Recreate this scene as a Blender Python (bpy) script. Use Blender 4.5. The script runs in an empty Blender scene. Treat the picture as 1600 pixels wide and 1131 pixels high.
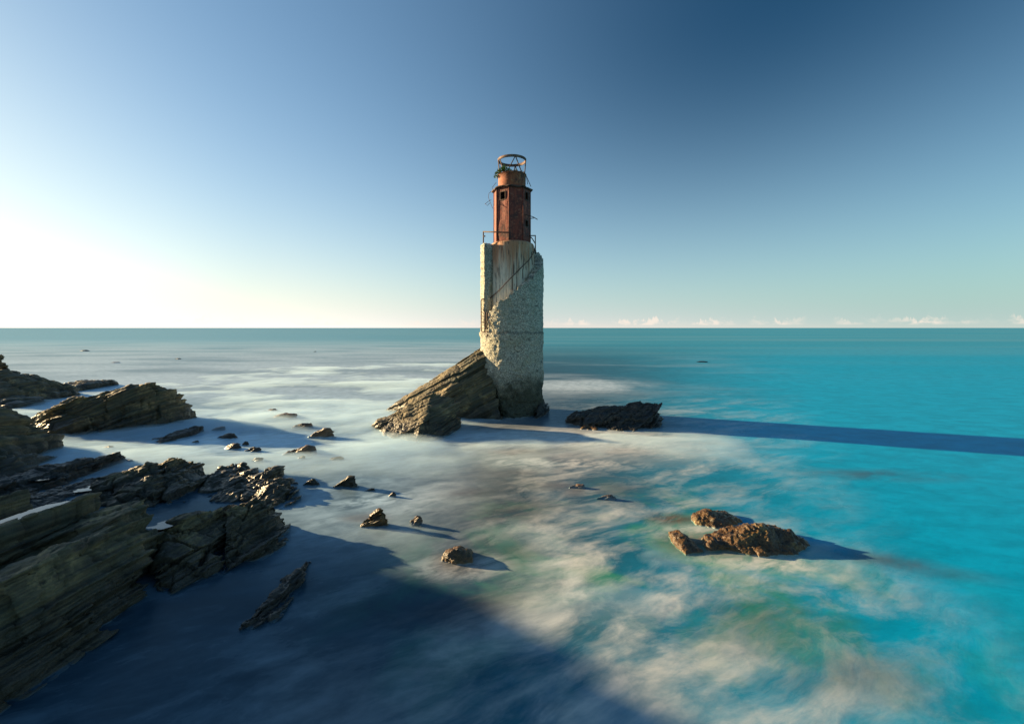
import bpy, bmesh, math, random
import numpy as np
from mathutils import Vector
R = math.radians
S = bpy.context.scene

# ------------------------------------------------------------------ camera
F_PX, CAM_H = 711.0, 5.0
cam = bpy.data.cameras.new('camera'); camo = bpy.data.objects.new('camera', cam)
S.collection.objects.link(camo)
camo.location = (0, 0, CAM_H); camo.rotation_euler = (R(90), 0, 0)
cam.sensor_width = 36; cam.lens = 36*F_PX/1600
cam.shift_y = -53.2/1600
cam.clip_start = 0.1; cam.clip_end = 200000
S.camera = camo

# ------------------------------------------------------------------ light
SUN_AZ, SUN_EL = -70.0, 11.0            # azimuth from +Y towards +X
W = bpy.data.worlds.new('World'); S.world = W; W.use_nodes = True
sl = bpy.data.lights.new('sun', 'SUN'); so = bpy.data.objects.new('sun', sl); S.collection.objects.link(so)
sd = Vector((math.sin(R(SUN_AZ))*math.cos(R(SUN_EL)), math.cos(R(SUN_AZ))*math.cos(R(SUN_EL)), math.sin(R(SUN_EL))))
so.rotation_euler = sd.to_track_quat('Z', 'Y').to_euler(); so.location = sd*50
sl.energy = 5.0; sl.angle = R(0.7); sl.color = (1.0, 0.73, 0.40)
S.view_settings.view_transform = 'Standard'; S.view_settings.look = 'None'
S.view_settings.exposure = 1.62; S.view_settings.gamma = 1
S.cycles.use_denoising = True
S.cycles.max_bounces = 8; S.cycles.volume_bounces = 3; S.cycles.diffuse_bounces = 3; S.cycles.glossy_bounces = 3
S.cycles.caustics_reflective = False; S.cycles.caustics_refractive = False

# ------------------------------------------------------------------ node helper
class NT:
    def __init__(s, nt): s.nt = nt
    def new(s, t, **kw):
        n = s.nt.nodes.new(t)
        for k, v in kw.items(): setattr(n, k, v)
        return n
    def put(s, sock, v):
        if v is None: return
        if isinstance(v, bpy.types.NodeSocket): s.nt.links.new(v, sock)
        elif isinstance(v, (tuple, list)) and len(v) == 3 and sock.type == 'RGBA': sock.default_value = (*v, 1)
        else: sock.default_value = v
    def m(s, op, a, b=None, c=None, clamp=False):
        n = s.new('ShaderNodeMath', operation=op, use_clamp=clamp)
        for i, v in enumerate((a, b, c)): s.put(n.inputs[i], v)
        return n.outputs[0]
    def add(s, a, b): return s.m('ADD', a, b)
    def mul(s, a, b): return s.m('MULTIPLY', a, b)
    def sub(s, a, b): return s.m('SUBTRACT', a, b)
    def v(s, op, a, b=None):
        n = s.new('ShaderNodeVectorMath', operation=op)
        s.put(n.inputs[0], a)
        if op == 'SCALE': s.put(n.inputs[3], b)
        else: s.put(n.inputs[1], b)
        return n.outputs['Value'] if op in ('DOT_PRODUCT', 'LENGTH') else n.outputs[0]
    def comb(s, x, y, z):
        n = s.new('ShaderNodeCombineXYZ')
        for i, q in enumerate((x, y, z)): s.put(n.inputs[i], q)
        return n.outputs[0]
    def sep(s, vec):
        n = s.new('ShaderNodeSeparateXYZ'); s.put(n.inputs[0], vec); return n.outputs
    def noise(s, vec, scale, detail=4, rough=0.5, dist=0.0):
        n = s.new('ShaderNodeTexNoise'); s.put(n.inputs['Vector'], vec)
        n.inputs['Scale'].default_value = scale; n.inputs['Detail'].default_value = detail
        n.inputs['Roughness'].default_value = rough; n.inputs['Distortion'].default_value = dist
        return n.outputs['Fac']
    def vor(s, vec, scale, feature='F1', out='Distance', rnd=1.0):
        n = s.new('ShaderNodeTexVoronoi', feature=feature); s.put(n.inputs['Vector'], vec)
        n.inputs['Scale'].default_value = scale; n.inputs['Randomness'].default_value = rnd
        return n.outputs[out]
    def ss(s, x, a, b, lo=0.0, hi=1.0, kind='SMOOTHSTEP'):
        n = s.new('ShaderNodeMapRange', interpolation_type=kind); n.clamp = True
        s.put(n.inputs['Value'], x)
        if a > b: a, b, lo, hi = b, a, hi, lo
        n.inputs['From Min'].default_value = a; n.inputs['From Max'].default_value = b
        n.inputs['To Min'].default_value = lo; n.inputs['To Max'].default_value = hi
        return n.outputs[0]
    def mix(s, f, a, b, blend='MIX'):
        n = s.new('ShaderNodeMix', data_type='RGBA', blend_type=blend)
        s.put(n.inputs[0], f); s.put(n.inputs[6], a); s.put(n.inputs[7], b)
        return n.outputs[2]
    def bump(s, h, strength, dist, normal=None):
        n = s.new('ShaderNodeBump'); s.put(n.inputs['Height'], h)
        n.inputs['Strength'].default_value = strength; n.inputs['Distance'].default_value = dist
        if normal is not None: s.put(n.inputs['Normal'], normal)
        return n.outputs[0]
    def pos(s): return s.new('ShaderNodeNewGeometry').outputs['Position']

def mat(name):
    m = bpy.data.materials.new(name); m.use_nodes = True
    t = m.node_tree; b = t.nodes['Principled BSDF']
    return m, NT(t), b, t.nodes['Material Output']

# ------------------------------------------------------------------ sky
wt = W.node_tree; N = NT(wt); bg = wt.nodes['Background']
sky = N.new('ShaderNodeTexSky', sky_type='NISHITA'); sky.sun_disc = False
sky.sun_elevation = R(SUN_EL); sky.sun_rotation = R(SUN_AZ)
sky.altitude = 0; sky.air_density = 1.0; sky.dust_density = 0.6; sky.ozone_density = 2.5
dirv = N.new('ShaderNodeTexCoord').outputs['Generated']
dx, dy, dz = N.sep(dirv)
cs = N.v('DOT_PRODUCT', dirv, tuple(sd))
# the glare round the sun rolls off instead of burning out
c0 = sky.outputs[0]
lum = N.v('DOT_PRODUCT', c0, (0.25, 0.6, 0.15))
skyc = N.v('SCALE', c0, N.m('DIVIDE', 1.0, N.add(1.0, N.m('DIVIDE', lum, 8.5))))
skyc = N.v('MULTIPLY', skyc, (0.91, 1.01, 0.97))
# deep polarised blue a quarter turn from the sun
pol = N.mul(N.m('POWER', N.m('SUBTRACT', 1.0, N.mul(cs, cs), clamp=True), 1.6), N.ss(dz, 0.02, 0.55))
pol = N.mul(pol, N.ss(cs, 0.75, -0.1, 0.35, 1.0))
skyc = N.mix(pol, skyc, N.v('MULTIPLY', skyc, (0.10, 0.29, 0.40)))
# pale band of moist air low over the sea, warm towards the sun and aqua away from it
low = N.mix(N.ss(cs, -0.40, 0.36, kind='LINEAR'), (1.45, 2.5, 2.65), (2.5, 3.15, 3.45))
low = N.mix(N.ss(cs, 0.36, 0.74, kind='LINEAR'), low, (4.6, 4.5, 4.3))
low = N.mix(N.ss(cs, 0.74, 0.95), low, (6.6, 6.2, 5.6))
hz = N.m('POWER', 2.718, N.mul(N.m('ABSOLUTE', dz), -7.5))
skyc = N.mix(N.mul(hz, 0.9), skyc, low)
hp_ = N.m('POWER', 2.718, N.mul(N.m('ABSOLUTE', dz), -42.0))
skyc = N.mix(N.mul(hp_, 0.75), skyc, N.mix(N.ss(cs, 0.3, 0.75), N.mix(N.ss(cs, -0.45, 0.3), (2.7, 2.85, 2.5), (4.0, 3.45, 2.95)), (5.3, 4.9, 4.3)))
# low bank of small cumulus along the horizon
az = N.m('ARCTAN2', dx, dy)
cv = N.comb(N.mul(az, 42.0), N.mul(dz, 90.0), 0.0)
cn = N.noise(cv, 1.0, 6, 0.6, 0.1)
gate = N.noise(N.comb(N.mul(az, 9.0), 0.0, 3.0), 1.0, 2, 0.5)
topz = N.add(0.010, N.mul(N.ss(N.noise(N.comb(N.mul(az, 38.0), 0.0, 7.0), 1.0, 5, 0.7), 0.35, 0.72), 0.022))
band = N.mul(N.ss(dz, 0.004, 0.008), N.ss(N.sub(topz, dz), 0.0, 0.005))
cl = N.mul(N.mul(N.ss(cn, 0.40, 0.58), N.ss(gate, 0.42, 0.60)), band)
cl = N.mul(cl, N.ss(az, -0.3, 0.15, 0.45, 1.0))
skyc = N.mix(N.mul(cl, 0.6), skyc, (4.6, 3.8, 3.2))
N.put(bg.inputs['Color'], skyc); bg.inputs['Strength'].default_value = 0.078

# ------------------------------------------------------------------ helpers
def link(o, parent=None):
    S.collection.objects.link(o)
    if parent: o.parent = parent
    return o
def tag(o, label=None, cat=None, group=None, kind=None):
    for k, v in (('label', label), ('category', cat), ('group', group), ('kind', kind)):
        if v: o[k] = v
    return o
def mesh_obj(name, verts, faces, m, parent=None, smooth=True, loc=(0, 0, 0)):
    me = bpy.data.meshes.new(name)
    me.from_pydata([tuple(v) for v in verts], [], [tuple(f) for f in faces]); me.update()
    if smooth: me.polygons.foreach_set('use_smooth', [True]*len(me.polygons))
    me.materials.append(m)
    o = bpy.data.objects.new(name, me); o.location = loc
    return link(o, parent)
def bm_obj(name, bm, m, parent=None, smooth=False):
    bmesh.ops.recalc_face_normals(bm, faces=bm.faces[:])
    me = bpy.data.meshes.new(name); bm.to_mesh(me); bm.free()
    if smooth: me.polygons.foreach_set('use_smooth', [True]*len(me.polygons))
    me.materials.append(m)
    return link(bpy.data.objects.new(name, me), parent)

def _h(i, j, k, s):
    with np.errstate(over='ignore'):
        n = (i.astype(np.int64)*374761393 + j.astype(np.int64)*668265263 + k.astype(np.int64)*2147483647 + s*974634777) & 0xffffffff
        n = ((n ^ (n >> 13))*1274126177) & 0xffffffff
        n = ((n ^ (n >> 16))*2246822519) & 0xffffffff
        n = n ^ (n >> 15)
    return (n & 0xffffff).astype(np.float64)/0xffffff*2 - 1
def vn(x, y, z, s=0):
    xi, yi, zi = np.floor(x), np.floor(y), np.floor(z)
    fx, fy, fz = x-xi, y-yi, z-zi
    fx = fx*fx*(3-2*fx); fy = fy*fy*(3-2*fy); fz = fz*fz*(3-2*fz)
    r = 0
    for a in (0, 1):
        for b in (0, 1):
            for c in (0, 1):
                r = r + _h(xi+a, yi+b, zi+c, s)*(fx if a else 1-fx)*(fy if b else 1-fy)*(fz if c else 1-fz)
    return r
def fbm(x, y, z, s=0, o=4, g=0.5):
    r = 0; a = 1.0
    for i in range(o):
        r = r + a*vn(x*2**i, y*2**i, z*2**i, s+i*13); a *= g
    return r

def G(px, py, z=0.0):                    # where the line of sight of a photo pixel meets height z
    Y = F_PX*(CAM_H-z)/(py-512.0)
    return Vector(((px-800.0)*Y/F_PX, Y, z))
def P(px, py, Y):                        # point of a photo pixel at distance Y
    return Vector(((px-800.0)*Y/F_PX, Y, CAM_H-(py-512.0)*Y/F_PX))

# ------------------------------------------------------------------ sea surface (shared by the water and the wash on rock feet)
SEA = bpy.data.node_groups.new('sea_surface', 'ShaderNodeTree')
SEA.interface.new_socket('Normal', in_out='INPUT', socket_type='NodeSocketVector')
SEA.interface.new_socket('Shader', in_out='OUTPUT', socket_type='NodeSocketShader')
def build_sea():
    N = NT(SEA)
    gi = N.new('NodeGroupInput'); go = N.new('NodeGroupOutput')
    p = N.pos(); x, y, z = N.sep(p)
    p2 = N.comb(x, y, 0.0)
    def ell(cx, cy, rx, ry, inner=0.2, ang=0.0):
        c, s_ = math.cos(ang), math.sin(ang)
        ax = N.sub(x, cx); ay = N.sub(y, cy)
        u = N.m('DIVIDE', N.add(N.mul(ax, c), N.mul(ay, s_)), rx)
        w = N.m('DIVIDE', N.sub(N.mul(ay, c), N.mul(ax, s_)), ry)
        d = N.m('SQRT', N.add(N.mul(u, u), N.mul(w, w)))
        return N.ss(d, 1.0, inner)
    # drifting noises: cloudy, feathered along the set of the swell
    rx = N.add(N.mul(x, 0.80), N.mul(y, 0.45)); ry = N.sub(N.mul(y, 0.80), N.mul(x, 0.45))
    sw = N.noise(p2, 0.30, 6, 0.6, 0.5)
    w0 = N.noise(p2, 0.5, 3, 0.5, 0.0); w1 = N.noise(N.v('ADD', p2, (31, 17, 0)), 0.5, 3, 0.5, 0.0)
    q2 = N.comb(N.add(N.mul(rx, 0.6), N.mul(w0, 1.0)), N.add(N.mul(ry, 1.4), N.mul(w1, 1.0)), 4.0)
    wisp = N.noise(q2, 0.5, 9, 0.64, 0.25)
    fine = N.noise(N.comb(N.mul(rx, 0.8), N.mul(ry, 1.6), 9.0), 2.0, 6, 0.65, 0.4)
    far = N.noise(N.comb(N.mul(x, 0.05), N.mul(y, 0.14), 1.0), 1.0, 4, 0.5, 0.3)
    big = N.noise(p2, 0.11, 3, 0.5, 0.5)
    wob = N.mul(N.sub(big, 0.5), 7.0)
    # body of the water: slate blue inshore, turquoise over open sand to the right
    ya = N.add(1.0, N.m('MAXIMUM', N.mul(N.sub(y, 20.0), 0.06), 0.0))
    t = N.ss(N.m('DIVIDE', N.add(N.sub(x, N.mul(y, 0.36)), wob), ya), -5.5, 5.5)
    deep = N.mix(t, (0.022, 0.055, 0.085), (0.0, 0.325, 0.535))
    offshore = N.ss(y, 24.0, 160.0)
    deep = N.mix(N.mul(offshore, 0.8), deep, N.mix(N.ss(N.m('DIVIDE', x, N.add(y, 1.0)), -0.95, 0.35), (0.18, 0.45, 0.62), (0.008, 0.27, 0.41)))  # paler offshore to the left: glow of the sky painted into the water
    # green shallows
    g = N.mul(N.ss(sw, 0.45, 0.62), ell(3.0, 9.5, 7.5, 7.0, 0.1))
    col = N.mix(N.mul(g, 0.85), deep, (0.035, 0.24, 0.15))
    # sunken rock showing through
    sr = None
    for a in ((3.35, 14.0, 1.1, 1.5, 0.3), (1.5, 14.4, 0.9, 0.5, 0.0), (1.9, 13.9, 0.55, 0.8, 0.0), (4.2, 7.7, 1.5, 0.9, 0.4), (8.2, 9.7, 1.5, 0.42, -0.42), (8.3, 9.7, 1.2, 0.25, -0.42),
              (1.9, 18.6, 1.6, .6, .2), (-1.4, 13.8, .8, .5, 0), (0.2, 12.5, 1.4, .8, .4), (-0.2, 10.2, 1.0, .9, .3), (12.5, 15.5, 2.6, 0.7, -0.1), (5.0, 6.6, 1.2, .6, .1), (-0.6, 8.3, 1.3, .6, .3)):
        e = ell(a[0], a[1], a[2]*1.5, a[3]*1.5, 0.0, a[4])
        sr = e if sr is None else N.m('MAXIMUM', sr, e)
    sr = N.mul(sr, N.ss(wisp, 0.25, 0.62))
    col = N.mix(N.mul(sr, 0.6), col, (0.07, 0.05, 0.05))
    wd = N.m('MAXIMUM', N.m('MAXIMUM', ell(4.9, 10.55, 2.0, 1.0, 0.3), ell(-1.15, 9.7, 0.9, 0.7, 0.1)), N.m('MAXIMUM', ell(4.2, 11.9, 1.1, .6, 0.1), ell(-3.9, 12.0, 1.0, .5, .1)))
    wd = N.mul(wd, N.ss(fine, 0.2, 0.6))
    col = N.v('SCALE', col, N.ss(N.noise(N.comb(N.mul(x, 0.5), N.mul(y, 0.9), 3.0), 1.6, 6, 0.7, 0.3), 0.3, 0.7, 0.84, 1.14))
    # time-averaged foam
    mist = N.mul(N.ss(N.add(x, N.mul(wob, 0.7)), 4.5, -5.0), N.ss(N.add(y, wob), 11.0, 20.0))
    mist = N.mul(mist, N.ss(y, 220.0, 25.0, 0.10, 1.0))
    mist = N.mul(mist, N.ss(far, 0.28, 0.62, 0.42, 0.92))
    reef = N.mul(ell(3.0, 9.8, 6.2, 7.6, 0.25), N.ss(wisp, 0.40, 0.70))
    lee = N.mul(ell(1.0, 20.0, 12.5, 5.0, 0.2), N.ss(far, 0.22, 0.60, 0.2, 1.0))
    back = N.mul(ell(5.5, 40.0, 11.0, 10.0, 0.1), N.ss(N.noise(N.comb(N.mul(x, 0.09), N.mul(y, 0.12), 5.0), 1.0, 5, 0.55, 0.5), 0.34, 0.62))
    near = N.mul(N.mul(N.mul(N.ss(N.sub(x, N.mul(y, 0.55)), 4.0, -3.0), N.ss(y, 40.0, 18.0)), N.ss(wisp, 0.40, 0.74)), N.ss(x, -2.5, 1.0, 0.25, 0.75))
    shore = N.mul(ell(-4.0, 14.0, 5.0, 6.0, 0.2), N.ss(sw, 0.30, 0.65, 0.15, 0.65))
    streak = N.mul(N.mul(N.ss(far, 0.48, 0.74), N.ss(N.m('DIVIDE', N.sub(x, N.mul(y, 0.4)), ya), 6.0, -5.0)), N.mul(N.ss(y, 12.0, 30.0), N.ss(y, 110.0, 35.0, 0.03, 0.4)))
    collar = None
    for a in ((5.4, 9.7, 2.6, 0.9, -0.1), (4.0, 21.8, 6.0, 1.3, 0.05), (-3.6, 20.4, 4.5, 1.6, 0.1), (4.6, 11.2, 1.6, .8, 0), (-1.0, 9.6, 1.8, .9, 0), (-4.0, 13.2, 2.6, 1.4, .3), (1.5, 17.0, 5.5, 1.6, -.1)):
        e = ell(a[0], a[1], a[2], a[3], 0.0, a[4]); collar = e if collar is None else N.m('MAXIMUM', collar, e)
    collar = N.mul(collar, N.ss(fine, 0.30, 0.62, 0.25, 1.0))
    f = N.m('MAXIMUM', N.m('MAXIMUM', mist, reef), N.mul(collar, 0.8))
    for q in (N.mul(lee, 0.9), N.mul(back, 0.95), near, shore, streak): f = N.m('MAXIMUM', f, q)
    f = N.mul(f, N.ss(fine, 0.25, 0.7, 0.55, 1.15))
    f = N.m('MULTIPLY', f, N.sub(1.0, N.mul(sr, 0.6)), clamp=True)
    foam = N.mix(N.ss(N.add(x, N.mul(wob, 0.4)), -5.0, 1.0), (0.52, 0.73, 0.88), (0.76, 0.755, 0.71))  # bluer on the left: reflected sky put into the foam colour
    band = N.noise(N.comb(N.mul(x, 0.004), N.mul(y, 0.05), 2.0), 1.0, 4, 0.6, 0.0)
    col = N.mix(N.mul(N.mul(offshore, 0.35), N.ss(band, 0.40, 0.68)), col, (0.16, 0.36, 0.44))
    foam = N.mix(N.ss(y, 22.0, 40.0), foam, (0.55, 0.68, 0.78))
    f = N.mul(f, N.sub(1.0, N.mul(wd, 0.5)))
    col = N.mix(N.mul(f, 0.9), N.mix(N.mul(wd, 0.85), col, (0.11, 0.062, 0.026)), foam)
    nb = N.bump(N.mul(N.ss(y, 45.0, 14.0), wisp), 0.08, 0.2, gi.outputs[0])
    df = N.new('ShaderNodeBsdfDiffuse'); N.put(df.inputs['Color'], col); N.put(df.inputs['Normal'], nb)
    gl = N.new('ShaderNodeBsdfGlossy'); gl.inputs['Color'].default_value = (0.62, 0.82, 0.95, 1); N.put(gl.inputs['Normal'], nb)
    N.put(gl.inputs['Roughness'], N.add(N.add(0.26, N.mul(offshore, 0.22)), N.mul(f, 0.2)))
    fr = N.new('ShaderNodeFresnel'); fr.inputs['IOR'].default_value = 1.33; N.put(fr.inputs['Normal'], nb)
    fac = N.add(N.m('MINIMUM', N.mul(fr.outputs[0], 0.45), 0.13), N.mul(mist, 0.12))      # much of the mirror light is taken out by a polarising filter
    b = N.new('ShaderNodeMixShader'); N.put(b.inputs[0], fac); SEA.links.new(df.outputs[0], b.inputs[1]); SEA.links.new(gl.outputs[0], b.inputs[2])
    SEA.links.new(b.outputs[0], go.inputs[0])
build_sea()

def wash(N, shader, out, lo=0.0, hi=0.22):
    """time-averaged wash of water over the foot of whatever stands in the sea"""
    p = N.pos(); z = N.sep(p)[2]
    n = N.noise(p, 1.3, 4, 0.6)
    zz = N.sub(z, N.mul(N.sub(n, 0.5), hi*1.3))
    w = N.ss(zz, hi, lo)
    g = N.new('ShaderNodeGroup'); g.node_tree = SEA; g.inputs[0].default_value = (0, 0, 1)
    mx = N.new('ShaderNodeMixShader')
    N.put(mx.inputs[0], w); N.nt.links.new(shader, mx.inputs[1]); N.nt.links.new(g.outputs[0], mx.inputs[2])
    N.nt.links.new(mx.outputs[0], out.inputs['Surface'])

m_sea, N, b, out = mat('sea_water')
g = N.new('ShaderNodeGroup'); g.node_tree = SEA
N.put(g.inputs[0], N.new('ShaderNodeNewGeometry').outputs['Normal'])
N.nt.links.new(g.outputs[0], out.inputs['Surface'])
m_sea.node_tree.nodes.remove(b)
D = 60000.0
o = mesh_obj('sea', [(-D, -300, 0), (D, -300, 0), (D, D, 0), (-D, D, 0)], [(0, 1, 2, 3)], m_sea, smooth=False)
tag(o, kind='structure')

# ------------------------------------------------------------------ rock materials
BED = Vector((-0.46, 0.06, 0.88)).normalized()
BU = Vector((0.88, 0.0, 0.46)); BU = (BU - BED*BU.dot(BED)).normalized(); BV = BED.cross(BU)
def rock_mat(name, dark, mid, light, tint, hi=0.07, kelp=0.0):
    m, N, b, out = mat(name)
    p = N.pos(); z = N.sep(p)[2]
    s = N.v('DOT_PRODUCT', p, tuple(BED)); u = N.v('DOT_PRODUCT', p, tuple(BU)); v = N.v('DOT_PRODUCT', p, tuple(BV))
    lam = N.comb(N.mul(u, 0.6), N.mul(v, 0.6), N.mul(s, 9.0))
    n1 = N.noise(lam, 1.2, 8, 0.62, 0.25)
    n2 = N.noise(p, 1.1, 6, 0.6, 0.3)
    n3 = N.noise(p, 9.0, 6, 0.65)
    c = N.mix(N.ss(n1, 0.30, 0.66), dark, mid)
    c = N.mix(N.mul(N.ss(n2, 0.48, 0.7), N.ss(n3, 0.35, 0.6)), c, light)
    c = N.mix(N.mul(N.ss(n2, 0.52, 0.36), 0.55), c, tint)
    # tidal band of dark weed with a ragged upper edge
    wet = N.ss(N.add(z, N.mul(N.sub(n2, 0.5), 1.1)), 0.95, 0.30)
    c = N.mix(N.mul(wet, 0.75 if kelp == 0 else 0.1), c, (0.03, 0.026, 0.018))
    if kelp:
        k = N.mul(N.ss(N.noise(p, 5.0, 5, 0.6, 0.8), 0.42, 0.55), kelp)
        c = N.mix(k, c, (0.15, 0.072, 0.018))
    N.put(b.inputs['Base Color'], c)
    N.put(b.inputs['Roughness'], N.ss(wet, 0, 1, 0.72, 0.4) if not kelp else 0.38)
    h = N.add(N.mul(n1, 0.9), N.add(N.mul(n3, 0.55), N.mul(N.noise(p, 30.0, 4, 0.6), 0.25)))
    N.put(b.inputs['Normal'], N.bump(h, 0.9, 0.07))
    wash(N, b.outputs[0], out, 0.0, hi)
    return m
M_ROCK = rock_mat('bedded_rock', (0.045, 0.036, 0.027), (0.175, 0.14, 0.072), (0.40, 0.30, 0.14), (0.062, 0.075, 0.048), 0.035)
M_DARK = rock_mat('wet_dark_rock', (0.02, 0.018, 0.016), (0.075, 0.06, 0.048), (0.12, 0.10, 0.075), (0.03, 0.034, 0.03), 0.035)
M_KELP = rock_mat('weedy_rock', (0.02, 0.015, 0.01), (0.085, 0.052, 0.02), (0.34, 0.23, 0.075), (0.04, 0.026, 0.013), 0.03, 0.55)
M_AWASH = rock_mat('awash_rock', (0.05, 0.034, 0.026), (0.24, 0.145, 0.085), (0.36, 0.22, 0.12), (0.08, 0.06, 0.045), 0.12, 0.25)

# ------------------------------------------------------------------ rock builder
_dg = None
def remesh(verts_list, voxel):
    bm = bmesh.new()
    for pts in verts_list:
        vs = [bm.verts.new(p) for p in pts]
        r = bmesh.ops.convex_hull(bm, input=vs, use_existing_faces=False)
        dead = list({e for e in r['geom_interior'] + r['geom_unused'] if isinstance(e, bmesh.types.BMVert)})
        if dead: bmesh.ops.delete(bm, geom=dead, context='VERTS')
    bmesh.ops.recalc_face_normals(bm, faces=bm.faces[:])
    me = bpy.data.meshes.new('tmp'); bm.to_mesh(me); bm.free()
    o = bpy.data.objects.new('tmp', me); S.collection.objects.link(o)
    md = o.modifiers.new('r', 'REMESH'); md.mode = 'VOXEL'; md.voxel_size = voxel
    dg = bpy.context.evaluated_depsgraph_get()
    ev = o.evaluated_get(dg); nm = bpy.data.meshes.new_from_object(ev)
    bpy.data.objects.remove(o); bpy.data.meshes.remove(me)
    return nm
def rock(name, label, hulls, voxel=0.05, amp=0.3, scale=1.0, seed=1, m=None, group=None, cat='rock', style='bed', smooth_it=6, jt=1.0):
    me = remesh(hulls, voxel)
    n = len(me.vertices)
    # relax the hull edges a little
    ed = np.empty(len(me.edges)*2, int); me.edges.foreach_get('vertices', ed); ed = ed.reshape(-1, 2)
    co = np.empty(n*3); me.vertices.foreach_get('co', co); co = co.reshape(-1, 3)
    cnt = np.bincount(ed.ravel(), minlength=n)[:, None].clip(1)
    for _ in range(smooth_it):
        acc = np.zeros_like(co)
        for k in range(3):
            acc[:, k] = np.bincount(ed[:, 0], co[ed[:, 1], k], n) + np.bincount(ed[:, 1], co[ed[:, 0], k], n)
        co = co*0.5 + acc/cnt*0.5
    me.vertices.foreach_set('co', co.ravel()); me.update()
    no = np.empty(n*3); me.vertices.foreach_get('normal', no); no = no.reshape(-1, 3)
    B, U, V = (np.array(q) for q in (BED, BU, BV))
    if style == 'bed':
        u, v = co@U, co@V
        warp = 0.05*scale*fbm(co[:, 0]/scale*0.7, co[:, 1]/scale*0.7, co[:, 2]/scale*0.7, seed+5, 3)
        s0 = co@B + warp
        s = s0 + 0.22*scale*vn(s0/(0.62*scale), s0*0, s0*0, seed+21) + 0.07*scale*vn(s0/(0.2*scale), s0*0, s0*0, seed+22)
        d = np.zeros(n)
        for T, A, L in ((0.55, 0.55, 2.4), (0.19, 0.45, 1.7), (0.075, 0.30, 1.0)):
            T *= scale; L *= scale
            k = np.floor(s/T); f = s/T - k
            def off(kk): return vn(u/L + kk*3.7, v/L - kk*5.3, kk*7.31, seed) + 0.75*_h(kk, kk*0+1, kk*0, seed)
            w = np.clip((f-0.80)/0.2, 0, 1); w = w*w*(3-2*w)
            d += A*(off(k)*(1-w) + off(k+1)*w) - A*0.35*np.exp(-((f-0.9)/0.08)**2)
        # joints: blocks shifted against each other
        ju = np.floor(u/(0.9*scale) + 0.35*vn(u/scale, v/scale, s/scale, seed+3)); jv = np.floor(v/(0.7*scale) + 0.35*vn(v/scale, u/scale, s/scale, seed+4))
        blk = _h(ju, jv, np.floor(s/(0.4*scale)), seed+9)
        jd = np.zeros(n); stp = np.zeros(n)
        for ax_, sp_, sd_ in ((v, 1.5*scale, 31), (v, 0.55*scale, 32), (u, 1.9*scale, 33)):
            jj = ax_/sp_ + 0.30*vn(u/(1.3*scale), v/(1.3*scale), np.floor(s/(0.33*scale))*1.7, seed+sd_)
            kq = np.floor(jj); fr = jj-kq
            on = (_h(kq, kq*0, np.floor(s/(0.8*scale)), seed+sd_) > -0.1)
            stp += (0.5 if sp_ > scale else 0.25)*_h(kq, kq*0+2, np.floor(s/(0.8*scale)), seed+sd_)
            jd += on*np.exp(-(np.minimum(fr, 1-fr)*sp_/(0.05*scale))**2)*(1.0 if sp_ > scale else 0.5)
        amp *= 0.78; blk = blk*jt; stp = stp*jt; jd = jd*jt
        lat = no - (no@B)[:, None]*B
        top = np.clip(no@B, 0, 1)[:, None]
        co2 = co + lat*(amp*(d + 0.18*blk + stp - 0.75*np.minimum(jd, 1.2)))[:, None]
        plate = (0.4+0.6*jt)*np.floor(2.5*fbm(u/(0.8*scale), v/(1.1*scale), s*0, seed+7, 3))/2.5
        co2 += B*top*(amp*(0.42*plate + 0.25*blk + 0.5*stp - 0.6*np.minimum(jd, 1.2)))[:, None]
    else:
        q = co/scale
        d = fbm(q[:, 0]*1.6, q[:, 1]*1.6, q[:, 2]*1.6, seed, 5, 0.6) + 0.5*np.abs(fbm(q[:, 0]*5, q[:, 1]*5, q[:, 2]*5, seed+3, 3))
        co2 = co + no*(amp*d)[:, None]
    q = co/scale
    co2 += no*(0.10*amp*fbm(q[:, 0]*4, q[:, 1]*4, q[:, 2]*4, seed+1, 4, 0.6))[:, None]
    c = np.array([co2[:, 0].mean(), co2[:, 1].mean(), 0.0])
    me.vertices.foreach_set('co', (co2-c).ravel()); me.update()
    me.polygons.foreach_set('use_smooth', [True]*len(me.polygons))
    me.materials.clear(); me.materials.append(m or M_ROCK); me.name = name
    o = bpy.data.objects.new(name, me); o.location = tuple(c)
    link(o)
    return tag(o, label, cat, group)
def foot(pts, z=-0.5):                  # photo pixels of a waterline -> points just above and below the water
    r = []
    for q in pts:
        g_ = G(*q); r += [Vector((g_.x, g_.y, 0.03)), Vector((g_.x, g_.y, z))]
    return r
def top(pts, back=None, z=-0.5):        # (px, py, Y) ridge points; with back: also a foot dropped behind each
    r = []
    for a in pts:
        q = P(*a); r.append(q)
        if back is not None: r.append(Vector((q.x, q.y+back, z))); r.append(Vector((q.x, q.y+back*0.6, q.z*0.8)))
    return r

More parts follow.
